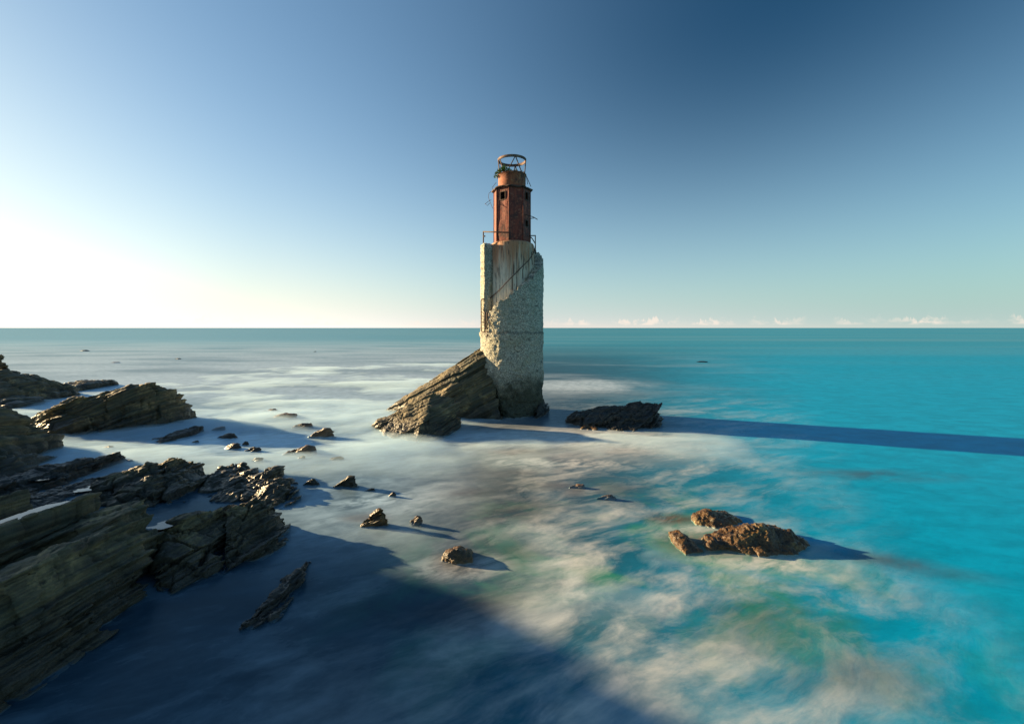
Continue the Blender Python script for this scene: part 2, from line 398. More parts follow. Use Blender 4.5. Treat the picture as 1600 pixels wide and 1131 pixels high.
# ------------------------------------------------------------------ lighthouse materials
def concrete_mat():
    m, N, b, out = mat('pebbled_concrete')
    p = N.pos(); x_, y_, z = N.sep(p)
    v1 = N.vor(p, 15.0); vc = N.vor(p, 15.0, out='Color')
    n1 = N.noise(p, 1.4, 6, 0.6); n2 = N.noise(p, 16, 5, 0.65)
    c = N.mix(N.ss(N.sep(vc)[0], 0.1, 0.9), (0.45, 0.45, 0.36), (0.74, 0.71, 0.58))
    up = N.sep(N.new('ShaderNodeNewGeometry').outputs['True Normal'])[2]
    c = N.mix(N.mul(N.ss(v1, 0.40, 0.65), 0.8), c, (0.20, 0.185, 0.145))
    c = N.mix(N.mul(N.ss(n2, 0.42, 0.30), 0.8), c, (0.12, 0.115, 0.095))
    c = N.mix(N.mul(N.ss(n1, 0.48, 0.66), 0.45), c, (0.34, 0.32, 0.2))
    n4 = N.noise(N.comb(N.mul(x_, 1.0), N.mul(y_, 1.0), N.mul(z, 1.6)), 3.2, 5, 0.6, 0.5)
    c = N.mix(N.mul(N.ss(n4, 0.40, 0.30), 0.75), c, (0.10, 0.095, 0.075))
    c = N.mix(N.mul(N.ss(up, 0.3, 0.7), N.ss(z, 4.0, 5.0)), c, (0.84, 0.78, 0.64))  # upward faces coloured paler, painting in the light along the stair edge
    seam = N.m('ABSOLUTE', N.sub(N.sub(z, 4.72), N.mul(N.sub(N.noise(p, 2.6, 4, 0.6), 0.5), 0.34)))
    c = N.mix(N.mul(N.mul(N.ss(seam, 0.10, 0.02), 0.7), N.ss(n4, 0.38, 0.55)), c, (0.09, 0.085, 0.07))
    alg = N.ss(N.add(z, N.mul(N.sub(n1, 0.5), 3.0)), 2.7, 1.2)
    c = N.mix(N.mul(alg, 0.93), c, N.mix(N.ss(n2, 0.4, 0.6), (0.03, 0.032, 0.02), (0.075, 0.08, 0.045)))
    N.put(b.inputs['Base Color'], c); b.inputs['Roughness'].default_value = 0.85
    h = N.add(N.add(N.mul(N.ss(v1, 0.6, 0.1), 0.6), N.mul(n2, 0.7)), N.mul(N.ss(n4, 0.25, 0.45), 1.2))
    N.put(b.inputs['Normal'], N.bump(h, 1.0, 0.06))
    wash(N, b.outputs[0], out, 0.0, 0.08)
    return m
M_CONC = concrete_mat()
def core_mat():
    m, N, b, out = mat('rust_streaked_render')
    p = N.pos(); x, y, z = N.sep(p)
    sp = N.comb(N.mul(x, 5.0), N.mul(y, 5.0), N.mul(z, 0.35))
    st = N.noise(sp, 1.0, 5, 0.6, 0.3); st2 = N.noise(sp, 2.6, 5, 0.65, 0.2)
    n2 = N.noise(p, 9.0, 6, 0.65)
    c = N.mix(n2, (0.62, 0.54, 0.43), (0.84, 0.75, 0.60))
    reach = N.add(z, N.mul(N.sub(st, 0.5), 5.5))
    c = N.mix(N.mul(N.ss(reach, 7.2, 10.0), 0.92), c, N.mix(st2, (0.30, 0.10, 0.04), (0.55, 0.26, 0.12)))
    c = N.mix(N.mul(N.ss(st2, 0.55, 0.62), 0.8), c, (0.06, 0.04, 0.032))
    c = N.mix(N.mul(N.ss(st, 0.36, 0.28), 0.8), c, (0.62, 0.57, 0.46))
    N.put(b.inputs['Base Color'], c); b.inputs['Roughness'].default_value = 0.85
    N.put(b.inputs['Normal'], N.bump(N.add(n2, st2), 0.7, 0.05))
    return m
M_CORE = core_mat()
def rust_mat(name, a, c2, pale):
    m, N, b, out = mat(name)
    p = N.pos(); x, y, z = N.sep(p)
    st = N.noise(N.comb(N.mul(x, 4.0), N.mul(y, 4.0), N.mul(z, 0.7)), 1.5, 6, 0.62, 0.3)
    n2 = N.noise(p, 7.0, 7, 0.68); n3 = N.noise(p, 2.0, 3, 0.5)
    c = N.mix(N.ss(st, 0.35, 0.65), a, c2)
    c = N.mix(N.mul(N.ss(n2, 0.54, 0.62), 0.6), c, pale)
    c = N.mix(N.mul(N.ss(N.mul(n2, n3), 0.25, 0.17), 0.8), c, (0.05, 0.02, 0.016))
    c = N.mix(N.mul(N.ss(N.noise(N.comb(N.mul(x, 9.0), N.mul(y, 9.0), N.mul(z, 0.8)), 1.0, 4, 0.6), 0.56, 0.66), 0.6), c, (0.06, 0.024, 0.018))
    N.put(b.inputs['Base Color'], c); b.inputs['Roughness'].default_value = 0.75
    N.put(b.inputs['Normal'], N.bump(N.add(n2, N.mul(st, 0.5)), 0.6, 0.03))
    return m
M_RUST = rust_mat('rusted_red_plate', (0.12, 0.02, 0.013), (0.25, 0.046, 0.022), (0.36, 0.14, 0.08))
M_DRUM = rust_mat('orange_rust_plate', (0.24, 0.058, 0.022), (0.36, 0.10, 0.035), (0.40, 0.18, 0.09))
M_IRON = rust_mat('rusted_iron', (0.05, 0.028, 0.02), (0.11, 0.055, 0.035), (0.16, 0.09, 0.055))
M_RING = rust_mat('brown_ring_iron', (0.13, 0.07, 0.045), (0.22, 0.13, 0.09), (0.3, 0.2, 0.14))

# ------------------------------------------------------------------ lighthouse
TC = Vector((0.0, 27.0, 0.0))
tower = bpy.data.objects.new('lighthouse', None); tower.location = TC; link(tower)
tag(tower, 'ruined round stone lighthouse with spiral stair and rusty red lantern room rising from the sea', 'lighthouse')
def cyl(th, r, z): return (r*math.sin(th), -r*math.cos(th), z)
def grid_faces(nu, nv, wrap=True, off=0):
    f = []
    for j in range(nv-1):
        for i in range(nu if wrap else nu-1):
            a = off+j*nu+i; b_ = off+j*nu+(i+1) % nu
            f.append((a, b_, b_+nu, a+nu))
    return f
def tube_bm(bm, pts, r=0.02, n=6):
    pts = [Vector(p) for p in pts]; rings = []
    for i, p in enumerate(pts):
        d = (pts[min(i+1, len(pts)-1)] - pts[max(i-1, 0)]).normalized()
        a = d.orthogonal().normalized() if not rings else (pa - d*pa.dot(d)).normalized()
        pa = a; b_ = d.cross(a)
        rings.append([bm.verts.new(p + r*(math.cos(t)*a + math.sin(t)*b_)) for t in [2*math.pi*k/n for k in range(n)]])
    for q, w in zip(rings, rings[1:]):
        for k in range(n): bm.faces.new((q[k], q[(k+1) % n], w[(k+1) % n], w[k]))
    bm.faces.new(rings[0]); bm.faces.new(rings[-1][::-1])
def tubes(name, polys, r, m, parent):
    bm = bmesh.new()
    for q in polys: tube_bm(bm, q, r)
    return bm_obj(name, bm, m, parent, True)

# base: battered masonry drum, undercut and ragged at the foot
nu, nv = 260, 130
zz = np.linspace(-0.6, 4.74, nv); th = np.linspace(0, 2*np.pi, nu, endpoint=False)
TH, ZZ = np.meshgrid(th, zz)
def rough(TH, ZZ, r, seed):
    x, y = r*np.sin(TH), -r*np.cos(TH)
    return x, y, fbm(x*1.1, y*1.1, ZZ*1.1, seed, 3), fbm(x*7, y*7, ZZ*7, seed+2, 3, 0.6), np.abs(fbm(x*2.2, y*2.2, ZZ*5.0, seed+4, 3))
x, y, lo, hi_, ed_ = rough(TH, ZZ, 1.87, 11)
under = np.clip((2.7-ZZ)/2.7, 0, 1); under = under*under*(3-2*under)
Rb = 1.86 + 0.07*np.clip((ZZ-4.3)/0.3, 0, 1)*(0.4+0.6*np.clip(-np.sin(TH-0.5), 0, 1)) - 0.72*under*np.clip(-np.sin(TH+0.15), 0, 1) - 0.10*under*np.clip(np.cos(TH), 0, 1)
Rb += lo*(0.045+0.11*under) + hi_*(0.022+0.02*under) - 0.10*np.clip(ed_-0.55, 0, 1)*(0.5+under)*1.6 + 0.05*np.clip(np.sin(TH), 0, 1)*np.exp(-((ZZ-2.2)/0.5)**2)
V = [cyl(TH.flat[i], Rb.flat[i], ZZ.flat[i]) for i in range(nu*nv)]
F = grid_faces(nu, nv)
V.append((0, 0, 4.74)); k = len(V)-1
F += [((nv-1)*nu+i, (nv-1)*nu+(i+1) % nu, k) for i in range(nu)]
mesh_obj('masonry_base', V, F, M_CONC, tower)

# spiral stair mass wrapped round the core, its top stepping upward once round the tower
TOPT = [(-58, 4.78), (-52, 4.95), (-46, 5.85), (-24, 6.42), (-5, 6.85), (14, 7.32), (35, 7.82), (60, 8.4), (74, 8.66), (88, 9.05), (105, 9.4), (130, 9.75), (150, 9.85), (301, 9.86)]
def top_z(deg): return float(np.interp(deg, [q[0] for q in TOPT], [q[1] for q in TOPT]))
n_th = 330; rin = 1.30
degs = np.linspace(-58, 301, n_th); nz = 90; nr = 9
V = []; F = []
rng = random.Random(5)
for i, dg_ in enumerate(degs):
    t = R(dg_)
    zt = top_z(dg_)
    step = 0.19
    zs = math.floor(zt/step)*step if dg_ < 140 else zt
    j_ = float(vn(np.array(dg_*0.35), np.array(0.), np.array(0.), 4)); j2 = float(vn(np.array(dg_*0.9), np.array(0.), np.array(0.), 6))
    ztop = zs*0.6 + zt*0.4 + (0.10*j_ + 0.05*j2)*(1 if dg_ < 140 else 0.35)
    col = []
    for j in range(nz):                                  # outer skin
        z_ = 4.70 + (ztop-4.70)*j/(nz-1)
        col.append((1.85, z_))
    for j in range(1, nr): col.append((1.85 - (1.85-rin)*j/(nr-1), ztop + (0.0 if dg_ > 140 else -0.05*j/(nr-1))))
    for j in range(1, 5): col.append((rin, ztop - (ztop-4.70)*j/4))
    for r_, z_ in col: V.append((t, r_, z_))
nc = nz + nr - 1 + 4
A = np.array(V); 
x, y, lo, hi_, ed_ = rough(A[:, 0], A[:, 2], A[:, 1], 31)
outer = (A[:, 1] > 1.5)
A[:, 1] += np.where(outer, lo*0.02 + hi_*0.024, 0)
A[:, 2] += np.where(np.arange(len(A)) % nc >= nz-2, 0.05*vn(x*6, y*6, A[:, 2]*0, 8), 0)
V = [cyl(*a) for a in A]
F = [(i*nc+j, (i+1)*nc+j, (i+1)*nc+j+1, i*nc+j+1) for i in range(n_th-1) for j in range(nc-1)]
for i in (0, n_th-1):                                    # the two ends of the wall
    ids = list(range(i*nc, i*nc+nc)); F.append(ids if i == 0 else ids[::-1])
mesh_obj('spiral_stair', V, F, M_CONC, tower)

# core: rendered, fluted by its old shuttering
nu, nv = 220, 60
zz = np.concatenate([np.linspace(4.7, 9.80, nv-8), np.array([9.86, 9.91, 9.95, 9.98, 10.0, 10.01, 10.015, 10.02])])
rr = np.concatenate([np.full(nv-8, 1.31), np.array([1.30, 1.28, 1.24, 1.18, 1.1, 0.9, 0.5, 0.02])])
th = np.linspace(0, 2*np.pi, nu, endpoint=False); TH, ZZ = np.meshgrid(th, zz); RR = np.repeat(rr[:, None], nu, 1)
fl = np.abs(((TH*24/(2*np.pi)) % 1)-0.5)*2
body = np.clip((9.75-ZZ)/0.2, 0, 1)*(RR > 1)
RR = RR + body*(-0.035*(fl > 0.86)) + 0.02*vn(np.sin(TH)*5, np.cos(TH)*5, ZZ*2, 3)*(RR > 1) + 0.05*vn(np.sin(TH)*3, np.cos(TH)*3, ZZ*0, 9)*np.clip((ZZ-9.6)/0.2, 0, 1)*(RR > 1)
mesh_obj('tower_core', [cyl(TH.flat[i], RR.flat[i], ZZ.flat[i]) for i in range(nu*nv)], grid_faces(nu, nv), M_CORE, tower)

# rusty octagonal lantern room with real openings
OR, Z0, Z1, WT = 1.085, 9.9, 13.08, 0.07
verts8 = [-54.5 + 45*k for k in range(8)]
openings = {0: [(0.50, 12.37, 12.82, 0.33)], 2: [(0.50, 12.42, 12.88, 0.34), (0.50, 10.88, 11.24, 0.30)], 5: [(0.5, 12.4, 12.85, 0.33)]}
bm = bmesh.new(); frames = []
for k in range(8):
    a = Vector(cyl(R(verts8[k]), OR, 0)); b2 = Vector(cyl(R(verts8[k]+45), OR, 0)); L = (b2-a).length; e = (b2-a)/L
    nrm = Vector(cyl(R(verts8[k]+22.5), 1, 0))
    ops_ = sorted(openings.get(k, []), key=lambda q: q[1])
    us = [0.0, L]; zs = [Z0, Z1]
    for (c, z0, z1, w) in ops_: us += [c*L-w/2, c*L+w/2]; zs += [z0, z1]
    us = sorted({float(q) for q in us} | {L*i/7 for i in range(1, 7)}); zs = sorted({float(q) for q in zs} | {Z0+(Z1-Z0)*i/21 for i in range(1, 21)})
    def inside(um, zm): return any(abs(um-c*L) < w/2 and z0 < zm < z1 for (c, z0, z1, w) in ops_)
    for dep in (0.0, WT):
        g_ = {}
        def gv(u, z_):
            if (u, z_) not in g_:
                dent = 0.022*float(vn(np.array(u*3.1+k*9), np.array(z_*2.3), np.array(0.), 17)) if 0 < u < L else 0
                g_[(u, z_)] = bm.verts.new(a + e*u - nrm*(dep+dent) + Vector((0, 0, z_)))
            return g_[(u, z_)]
        for u0, u1 in zip(us, us[1:]):
            for z0, z1 in zip(zs, zs[1:]):
                if not inside((u0+u1)/2, (z0+z1)/2):
                    bm.faces.new((gv(u0, z0), gv(u1, z0), gv(u1, z1), gv(u0, z1)))
    for (c, z0, z1, w) in ops_: frames.append((a + e*(c*L), e, nrm, z0, z1, w))
    # angle strip over the corner joint
    ang = R(verts8[k])
cab = bm_obj('lantern_room', bm, M_RUST, tower)
bm = bmesh.new()
for k in range(8):
    p0 = Vector(cyl(R(verts8[k]), OR+0.012, Z0)); p1 = Vector(cyl(R(verts8[k]), OR+0.012, Z1)); tube_bm(bm, [p0, p1], 0.028, 6)
bm_obj('corner_strip', bm, M_RUST, cab, True)
for (c, e, nrm, z0, z1, w) in frames:
    bm = bmesh.new()
    for (u0, u1, q0, q1) in ((-w/2-0.03, -w/2+0.012, z0-0.03, z1+0.03), (w/2-0.012, w/2+0.03, z0-0.03, z1+0.03), (-w/2+0.012, w/2-0.012, z0-0.03, z0+0.012), (-w/2+0.012, w/2-0.012, z1-0.012, z1+0.03)):
        vs = []
        for dd in (0.022, -WT-0.01):
            for (u, q) in ((u0, q0), (u1, q0), (u1, q1), (u0, q1)): vs.append(bm.verts.new(c + e*u + nrm*dd + Vector((0, 0, q))))
        for f in ((0, 1, 2, 3), (7, 6, 5, 4), (0, 4, 5, 1), (1, 5, 6, 2), (2, 6, 7, 3), (3, 7, 4, 0)): bm.faces.new([vs[i] for i in f])
    bm_obj('window', bm, M_IRON, cab)
# eave: a bent plate lip over the octagon
nu = 128; prof = [(0.7, 13.10), (1.06, 13.09), (1.16, 13.06), (1.20, 13.09), (1.19, 13.13), (1.06, 13.17), (0.7, 13.20), (0.02, 13.21)]
V = []
for (r_, z_) in prof:
    for i in range(nu):
        t = 2*math.pi*i/nu; rel = ((math.degrees(t)+54.5) % 45) - 22.5
        oct_ = math.cos(R(22.5))/math.cos(R(rel))
        wv = float(vn(np.array(math.sin(t)*4), np.array(math.cos(t)*4), np.array(0.), 21))
        V.append(cyl(t, r_*oct_*1.04 + (0.045*wv if r_ > 1.1 else 0), z_ + (0.05*wv if r_ > 1.1 else 0)))
mesh_obj('eave_plate', V, grid_faces(nu, len(prof)), M_IRON, tower)
# drum
nu = 96; prof = [(0.84, 13.16), (0.82, 13.24), (0.815, 13.5), (0.825, 13.53), (0.815, 13.56), (0.82, 13.97), (0.845, 13.98), (0.85, 14.04), (0.80, 14.06), (0.77, 13.98), (0.4, 13.97), (0.02, 13.97)]
V = [cyl(2*math.pi*i/nu, r_ + 0.012*float(vn(np.array(math.sin(2*math.pi*i/nu)*4), np.array(math.cos(2*math.pi*i/nu)*4), np.array(z_*4), 5)), z_) for (r_, z_) in prof for i in range(nu)]
mesh_obj('lantern_drum', V, grid_faces(nu, len(prof)), M_DRUM, tower)
# ring on raking struts
nu = 96; V = []
for (r_, z_) in ((0.79, 14.84), (0.84, 14.84), (0.85, 14.97), (0.825, 14.99), (0.78, 14.985), (0.79, 14.84)):
    V += [cyl(2*math.pi*i/nu, r_, z_) for i in range(nu)]
mesh_obj('lantern_ring', V, grid_faces(nu, 6), M_RING, tower)
for (t0, t1) in ((-70, -80), (-105, -80), (72, 84), (48, 14), (-22, 14), (150, 165), (185, 165), (-150, -128), (-35, -62)):
    tubes('strut', [[cyl(R(t0), 0.78, 14.0), cyl(R(t1), 0.815, 14.9)]], 0.03, M_IRON, tower)
# rails, ladder and loose ironwork
rl = tubes('landing_rail', [[(-1.66, -0.62, 9.80), (-1.66, -0.62, 10.60)], [(-1.66, -0.62, 10.57), (-0.2, -1.40, 10.36)], [(-1.66, -0.62, 10.30), (-1.55, -0.68, 10.30)]], 0.038, M_IRON, tower)
tubes('landing_rail', [[(1.37, -0.45, 9.3), (1.36, -0.45, 10.40)], [(1.36, -0.45, 10.38), (1.02, -0.4, 10.38)], [(1.0, -0.5, 10.36), (1.16, -0.5, 10.22), (1.36, -0.47, 9.9)]], 0.03, M_IRON, tower)
hp = []
for (px, py) in ((765, 466), (773, 459), (782, 451), (790, 442), (800, 432), (809, 423), (818, 414), (827, 405), (834, 393), (836, 384)):
    r_ = 1.46; X = (px-799.5)*26.0/F_PX; X = max(-r_*0.98, min(r_*0.98, X)); Y = -math.sqrt(r_*r_-X*X)
    X = (px-799.5)*(27+Y)/F_PX
    hp.append((X, Y, 5+(512-py)*(27+Y)/F_PX))
hr = tubes('stair_rail', [hp], 0.03, M_IRON, tower)
for i in (1, 4, 6, 8): tubes('bracket', [[hp[i], (hp[i][0]*0.88, hp[i][1]*0.88, hp[i][2]-0.02), (hp[i][0]*0.93, hp[i][1]*0.93, hp[i][2]-0.75)]], 0.02, M_IRON, hr)
def pt(px, py, d): return ((px-799.5)*d/F_PX, d-27, 5+(512-py)*d/F_PX)
lad = tubes('ladder', [[pt(751.5, 517.5, 26.1), pt(751.2, 470, 26.1), pt(752.5, 467, 26.1), pt(755, 466.5, 26.05), pt(757, 469, 26)],
                 [pt(751.5, 517.5, 26.1), pt(758, 518, 25.85)], [pt(757.5, 518, 25.85), pt(757, 487, 25.85)], [pt(760.5, 519, 25.7), pt(760.5, 487, 25.7)], [pt(761.5, 526, 25.6), pt(760.5, 518, 25.7)],
                 [pt(758, 518, 25.85), pt(763, 519, 25.6)]], 0.03, M_IRON, tower)
for i in range(7): tubes('rung', [[pt(751.3, 512-5.2*i, 26.1), pt(757.3, 513-4.2*i, 25.85)]], 0.016, M_IRON, lad)
tubes('brace', [[pt(763, 492, 25.6), pt(769.5, 496, 25.4)], [pt(769.5, 496, 25.4), pt(763.5, 509, 25.6)], [pt(763, 498, 25.6), pt(769, 513, 25.4)]], 0.016, M_IRON, tower)
tubes('loose_wire', [[pt(775, 285, 26.9), pt(771, 290, 26.9), pt(768.5, 293, 26.8), pt(770, 297, 26.7)], [pt(767, 299, 26.6), pt(763.5, 302, 26.6), pt(762.5, 308, 26.6), pt(765, 315, 26.6), pt(768, 322, 26.6), pt(770, 326, 26.6)],
                     [pt(767, 312, 26.6), pt(762, 315, 26.5), pt(757, 319, 26.5)], [pt(758, 318.5, 26.5), pt(761, 321, 26.4), pt(765, 317, 26.5)]], 0.012, M_IRON, tower)
tubes('bent_arm', [[pt(817, 334, 26.2), pt(827, 337, 26.5), pt(833, 339, 26.5), pt(839.5, 343, 26.5)], [pt(827, 341.5, 26.6), pt(834, 340.5, 26.5)]], 0.022, M_IRON, tower)
tubes('bent_arm', [[pt(817, 268, 26.6), pt(821, 273, 26.6), pt(829, 291.5, 26.6)], [pt(822, 275, 26.6), pt(824, 288, 26.6)]], 0.018, M_IRON, tower)

# plant growing on the drum
m_leaf, N, b, out = mat('green_leaf')
N.put(b.inputs['Base Color'], N.mix(N.noise(N.pos(), 9.0, 2), (0.08, 0.14, 0.015), (0.20, 0.26, 0.035))); b.inputs['Roughness'].default_value = 0.6
bm = bmesh.new(); rng = random.Random(3)
def tuft(cx, cy, cz, n, rad, ln):
    for _ in range(n):
        d = Vector((rng.gauss(0, 1), rng.gauss(0, 1), abs(rng.gauss(0.3, 0.7)))).normalized()
        c = Vector((cx, cy, cz)) + d*rad*rng.random()**0.6
        q = (d + Vector((rng.uniform(-.6, .6), rng.uniform(-.6, .6), rng.uniform(-.4, .6)))).normalized()*ln*rng.uniform(.6, 1.3)
        w = q.orthogonal().normalized()*ln*0.22
        a = [bm.verts.new(v) for v in (c, c+q*0.5+w, c+q, c+q*0.5-w)]
        bm.faces.new((a[0], a[1], a[2])); bm.faces.new((a[0], a[2], a[3]))
for (tx, ty, tz, n, rad) in ((-0.62, -0.45, 14.06, 90, .19), (-0.78, -0.25, 14.0, 80, .17), (-0.86, -0.15, 13.84, 60, .13), (-0.42, -0.62, 14.12, 80, .16), (-0.5, -0.5, 14.25, 50, .13), (-.22, -.72, 14.05, 40, .1)):
    tuft(tx, ty, tz, int(n*1.3), rad*1.15, 0.13)
for _ in range(90):
    t = R(rng.uniform(-30, 80)); c = Vector(cyl(t, rng.uniform(.6, .8), 14.0)); q = Vector((rng.uniform(-.08, .08), rng.uniform(-.08, .08), rng.uniform(.06, .2)))
    a = [bm.verts.new(v) for v in (c, c+q*0.5+Vector((.012, 0, 0)), c+q, c+q*0.5-Vector((.012, 0, 0)))]
    bm.faces.new((a[0], a[1], a[2])); bm.faces.new((a[0], a[2], a[3]))
me = bpy.data.meshes.new('wild_plant'); bm.to_mesh(me); bm.free(); me.materials.append(m_leaf)
o = bpy.data.objects.new('wild_plant', me); o.location = TC; link(o)
tag(o, 'small green weed growing out of the rusty drum below the lantern ring', 'plant')

# ------------------------------------------------------------------ rocks
GR_BIG, GR_SMALL = 'bedded rocks standing in the sea', 'small rocks awash in the sea'
# headland on the left edge, running on out of frame
def Q(x, y, z): return Vector((x, y, z))
rock('headland', 'tall brown headland at the left edge with a pointed foot reaching into the water', [
    foot([(0, 748), (45, 735), (92, 712), (98, 705)]) + top([(0, 632, 17.4), (33, 664, 18.0), (69, 692, 18.3)], 1.2) + [Q(-27, 15, -.5), Q(-27, 20, -.5), Q(-24, 17, 3.0)],
    [Q(-19.2, 15.0, -.5), Q(-32, 12, -.5), Q(-32, 22, -.5), Q(-22, 20, -.5), Q(-19.8, 15.6, 2.7), Q(-23, 16, 4.6), Q(-30, 15, 7.7), Q(-30, 19, 5.9)],
    [Q(-17.0, 9.5, -.5), Q(-21.0, 15, -.5), Q(-34, 5, -.5), Q(-34, 16, -.5), Q(-18.5, 11.0, 4.8), Q(-21.5, 14.5, 4.6), Q(-30, 8, 9.5), Q(-30, 14, 7.6)],
    ], 0.075, 0.32, 1.3, 3, cat='headland')
rock('sea_stack', 'far left stepped rock with rounded boulders piled on top at the photo edge', [
    foot([(0, 640), (15, 640), (60, 632), (100, 617), (96, 612)]) + top([(0, 580, 31.5), (28, 590, 31.5), (60, 597, 31.8), (88, 606, 32.5)], 2.0) + [Q(-46, 31, -.5), Q(-46, 35, -.5), Q(-44, 33, 3)],
    top([(-30, 572, 32.5), (4, 571, 32.5), (12, 566, 32.5), (8, 575, 32.), (11, 580, 33.5), (-20, 580, 33.5)]), top([(-25, 562, 32.5), (-2, 551, 32.5), (5, 557, 32.5), (3, 560, 33), (-20, 566, 33.5), (2, 567, 32.2)]),
    ], 0.1, 0.4, 1.5, 7, group=GR_BIG)
rock('low_reef', 'low flat tan rock behind the far left stack, sunlit on top', [
    foot([(88, 610), (120, 613), (150, 608), (164, 602)]) + top([(95, 600, 36.5), (126, 594, 37.5), (150, 594.5, 38), (160, 600, 38.5)], 2.5)], 0.1, 0.35, 1.3, 9, group=GR_BIG)
rock('rock_slab', 'large tilted block of bedded rock with a blunt right end, left of the tower', [
    foot([(34, 664), (75, 684), (180, 675), (284, 660), (286, 652)]) + top([(75, 634, 22.0), (114, 620, 22.3), (168, 610, 22.6), (231, 597.5, 23.0), (240, 597.5, 23.2), (267, 611, 24.0), (284, 630, 24.4)], 1.3),
    ], 0.05, 0.26, 1.0, 12, group=GR_BIG)
rock('rock_shelf', 'long low dark ledge running in from the left edge below the headland', [
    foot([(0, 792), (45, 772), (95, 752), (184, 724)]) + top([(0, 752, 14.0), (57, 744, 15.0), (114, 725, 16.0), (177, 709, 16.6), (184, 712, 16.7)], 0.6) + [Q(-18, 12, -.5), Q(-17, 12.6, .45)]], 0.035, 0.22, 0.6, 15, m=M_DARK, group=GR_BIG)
rock('rock_shelf', 'thin dark ledge between the long low ledge and the golden edged block', [
    foot([(0, 830), (60, 790), (110, 775), (140, 762)]) + top([(0, 797, 12.3), (60, 776, 13.4), (110, 758, 14.2), (140, 752, 14.6)], 0.5) + [Q(-15, 10.5, -.5), Q(-15, 11, .35)]], 0.03, 0.16, 0.5, 16, m=M_DARK, group=GR_BIG)
rock('rock_strip', 'long narrow dark rock strip in the shade in front of the large tilted block', [
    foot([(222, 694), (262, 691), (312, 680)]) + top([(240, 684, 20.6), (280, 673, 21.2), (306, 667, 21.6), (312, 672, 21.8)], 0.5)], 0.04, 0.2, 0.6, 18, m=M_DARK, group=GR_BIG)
rock('rock_block', 'dark wedge shaped block with a golden sunlit left edge', [
    foot([(128, 784), (170, 796), (246, 796), (266, 776)]) + top([(147, 748, 13.6), (190, 733, 13.9), (228, 723, 14.0), (245, 738, 13.8), (262, 762, 13.6)], 0.6)], 0.03, 0.2, 0.6, 20, group=GR_BIG)
rock('rock_block', 'rounded block with ribbed lower beds joined behind the wedge shaped block', [
    foot([(255, 792), (290, 786), (310, 770)]) + top([(236, 724, 14.6), (264, 712, 14.8), (288, 720, 14.9), (304, 727, 15.0), (309, 745, 14.6)], 0.9)], 0.03, 0.24, 0.7, 22, group=GR_BIG)
rock('rock_block', 'stepped golden topped rock, left one of the broken trio past the rounded block', [
    foot([(310, 772), (350, 776), (386, 755), (386, 740)]) + top([(327, 748, 15.0), (345, 728, 15.4), (376, 722, 15.7), (383, 731, 15.6)], 0.6)], 0.03, 0.24, 0.6, 24, group=GR_BIG)
rock('rock_block', 'flat slanting rock with golden top wedged in the middle of the broken trio', [
    foot([(330, 783), (385, 784), (424, 752)]) + top([(338, 765, 13.9), (375, 745, 14.5), (424, 734, 15.1), (426, 742, 15.0)], 0.5)], 0.03, 0.22, 0.6, 26, group=GR_BIG)
rock('rock_block', 'ragged rock with layered right end at the open water side of the broken trio', [
    foot([(386, 788), (430, 797), (460, 784), (460, 770)]) + top([(393, 768, 13.3), (418, 752, 13.8), (445, 747, 14.0), (458, 762, 13.9)], 0.6)], 0.028, 0.24, 0.6, 28, group=GR_BIG)
# near ledge
def slab(x0, x1, y0, y1, zr, slope=0.36, lean=0.22, z=-0.6, skew=0.0):
    """a bed of rock: its top falls away to the left, its broken right face leans out to the foot"""
    zl = zr-(x1-x0)*slope; r = []
    for (yy, sk) in ((y0, 0.0), (y1, skew)):
        r += [Q(x1+sk, yy, zr), Q(x1+sk+lean, yy, zr*0.35), Q(x1+sk+lean*1.6, yy, z), Q(x0+sk, yy, zl), Q(x0+sk-0.2, yy, z)]
    return r
rock('rock_ledge', 'big dark bedded ledge filling the lower left corner with shallow pools on top', [
    slab(-9.6, -7.35, 4.6, 6.55, 1.22, 0.3, 0.42, skew=0.0), slab(-9.6, -7.30, 6.5, 7.75, 1.42, 0.34, 0.40, skew=-0.02), slab(-9.8, -7.35, 7.7, 8.75, 1.30, 0.32, 0.32, skew=-0.1), slab(-9.9, -7.5, 8.7, 9.5, 1.42, 0.32, 0.2, skew=-0.2),
    slab(-8.8, -6.95, 4.8, 7.4, 0.55, 0.2, 0.25, skew=0.1), slab(-9, -6.95, 7.4, 8.5, 0.42, 0.2, 0.2, skew=-0.05),
    slab(-11.6, -9.3, 6.4, 9.9, 1.38, 0.34, 0.15, skew=0.2), slab(-13.6, -11.2, 7.4, 10.4, 1.36, 0.34, 0.15, skew=0.2), slab(-15.5, -13.3, 8.2, 10.6, 1.4, 0.3, 0.15),
    ], 0.026, 0.20, 0.75, 33, group=GR_BIG, smooth_it=3, jt=0.8)
rock('rock_ledge', 'pale topped block past the crack at the end of the big near ledge', [
    foot([(240, 926), (273, 922), (343, 896)]) + top([(245, 826, 9.9), (289, 806, 10.1), (331, 792, 10.5), (346, 792, 10.8)], 0.9)], 0.026, 0.26, 0.7, 35, group=GR_BIG)
rock('rock_ledge', 'tall blunt end block of the near ledge with sunlit golden top', [
    foot([(346, 896), (392, 874), (430, 850)]) + top([(349, 795, 10.6), (378, 781, 10.9), (413, 779, 11.1), (424, 790, 11.1), (438, 808, 11.0)], 0.7)], 0.026, 0.26, 0.7, 37, group=GR_BIG)
rock('rock_ledge', 'dark low rock at the left edge between pale water and the near ledge', [
    foot([(0, 826), (22, 816), (32, 800)]) + top([(0, 800, 11.8), (26, 793, 12.2)], .4) + [Q(-14.5, 11, -.5), Q(-14.2, 11.2, .5)]], 0.026, 0.14, 0.5, 39, m=M_DARK, group=GR_BIG)
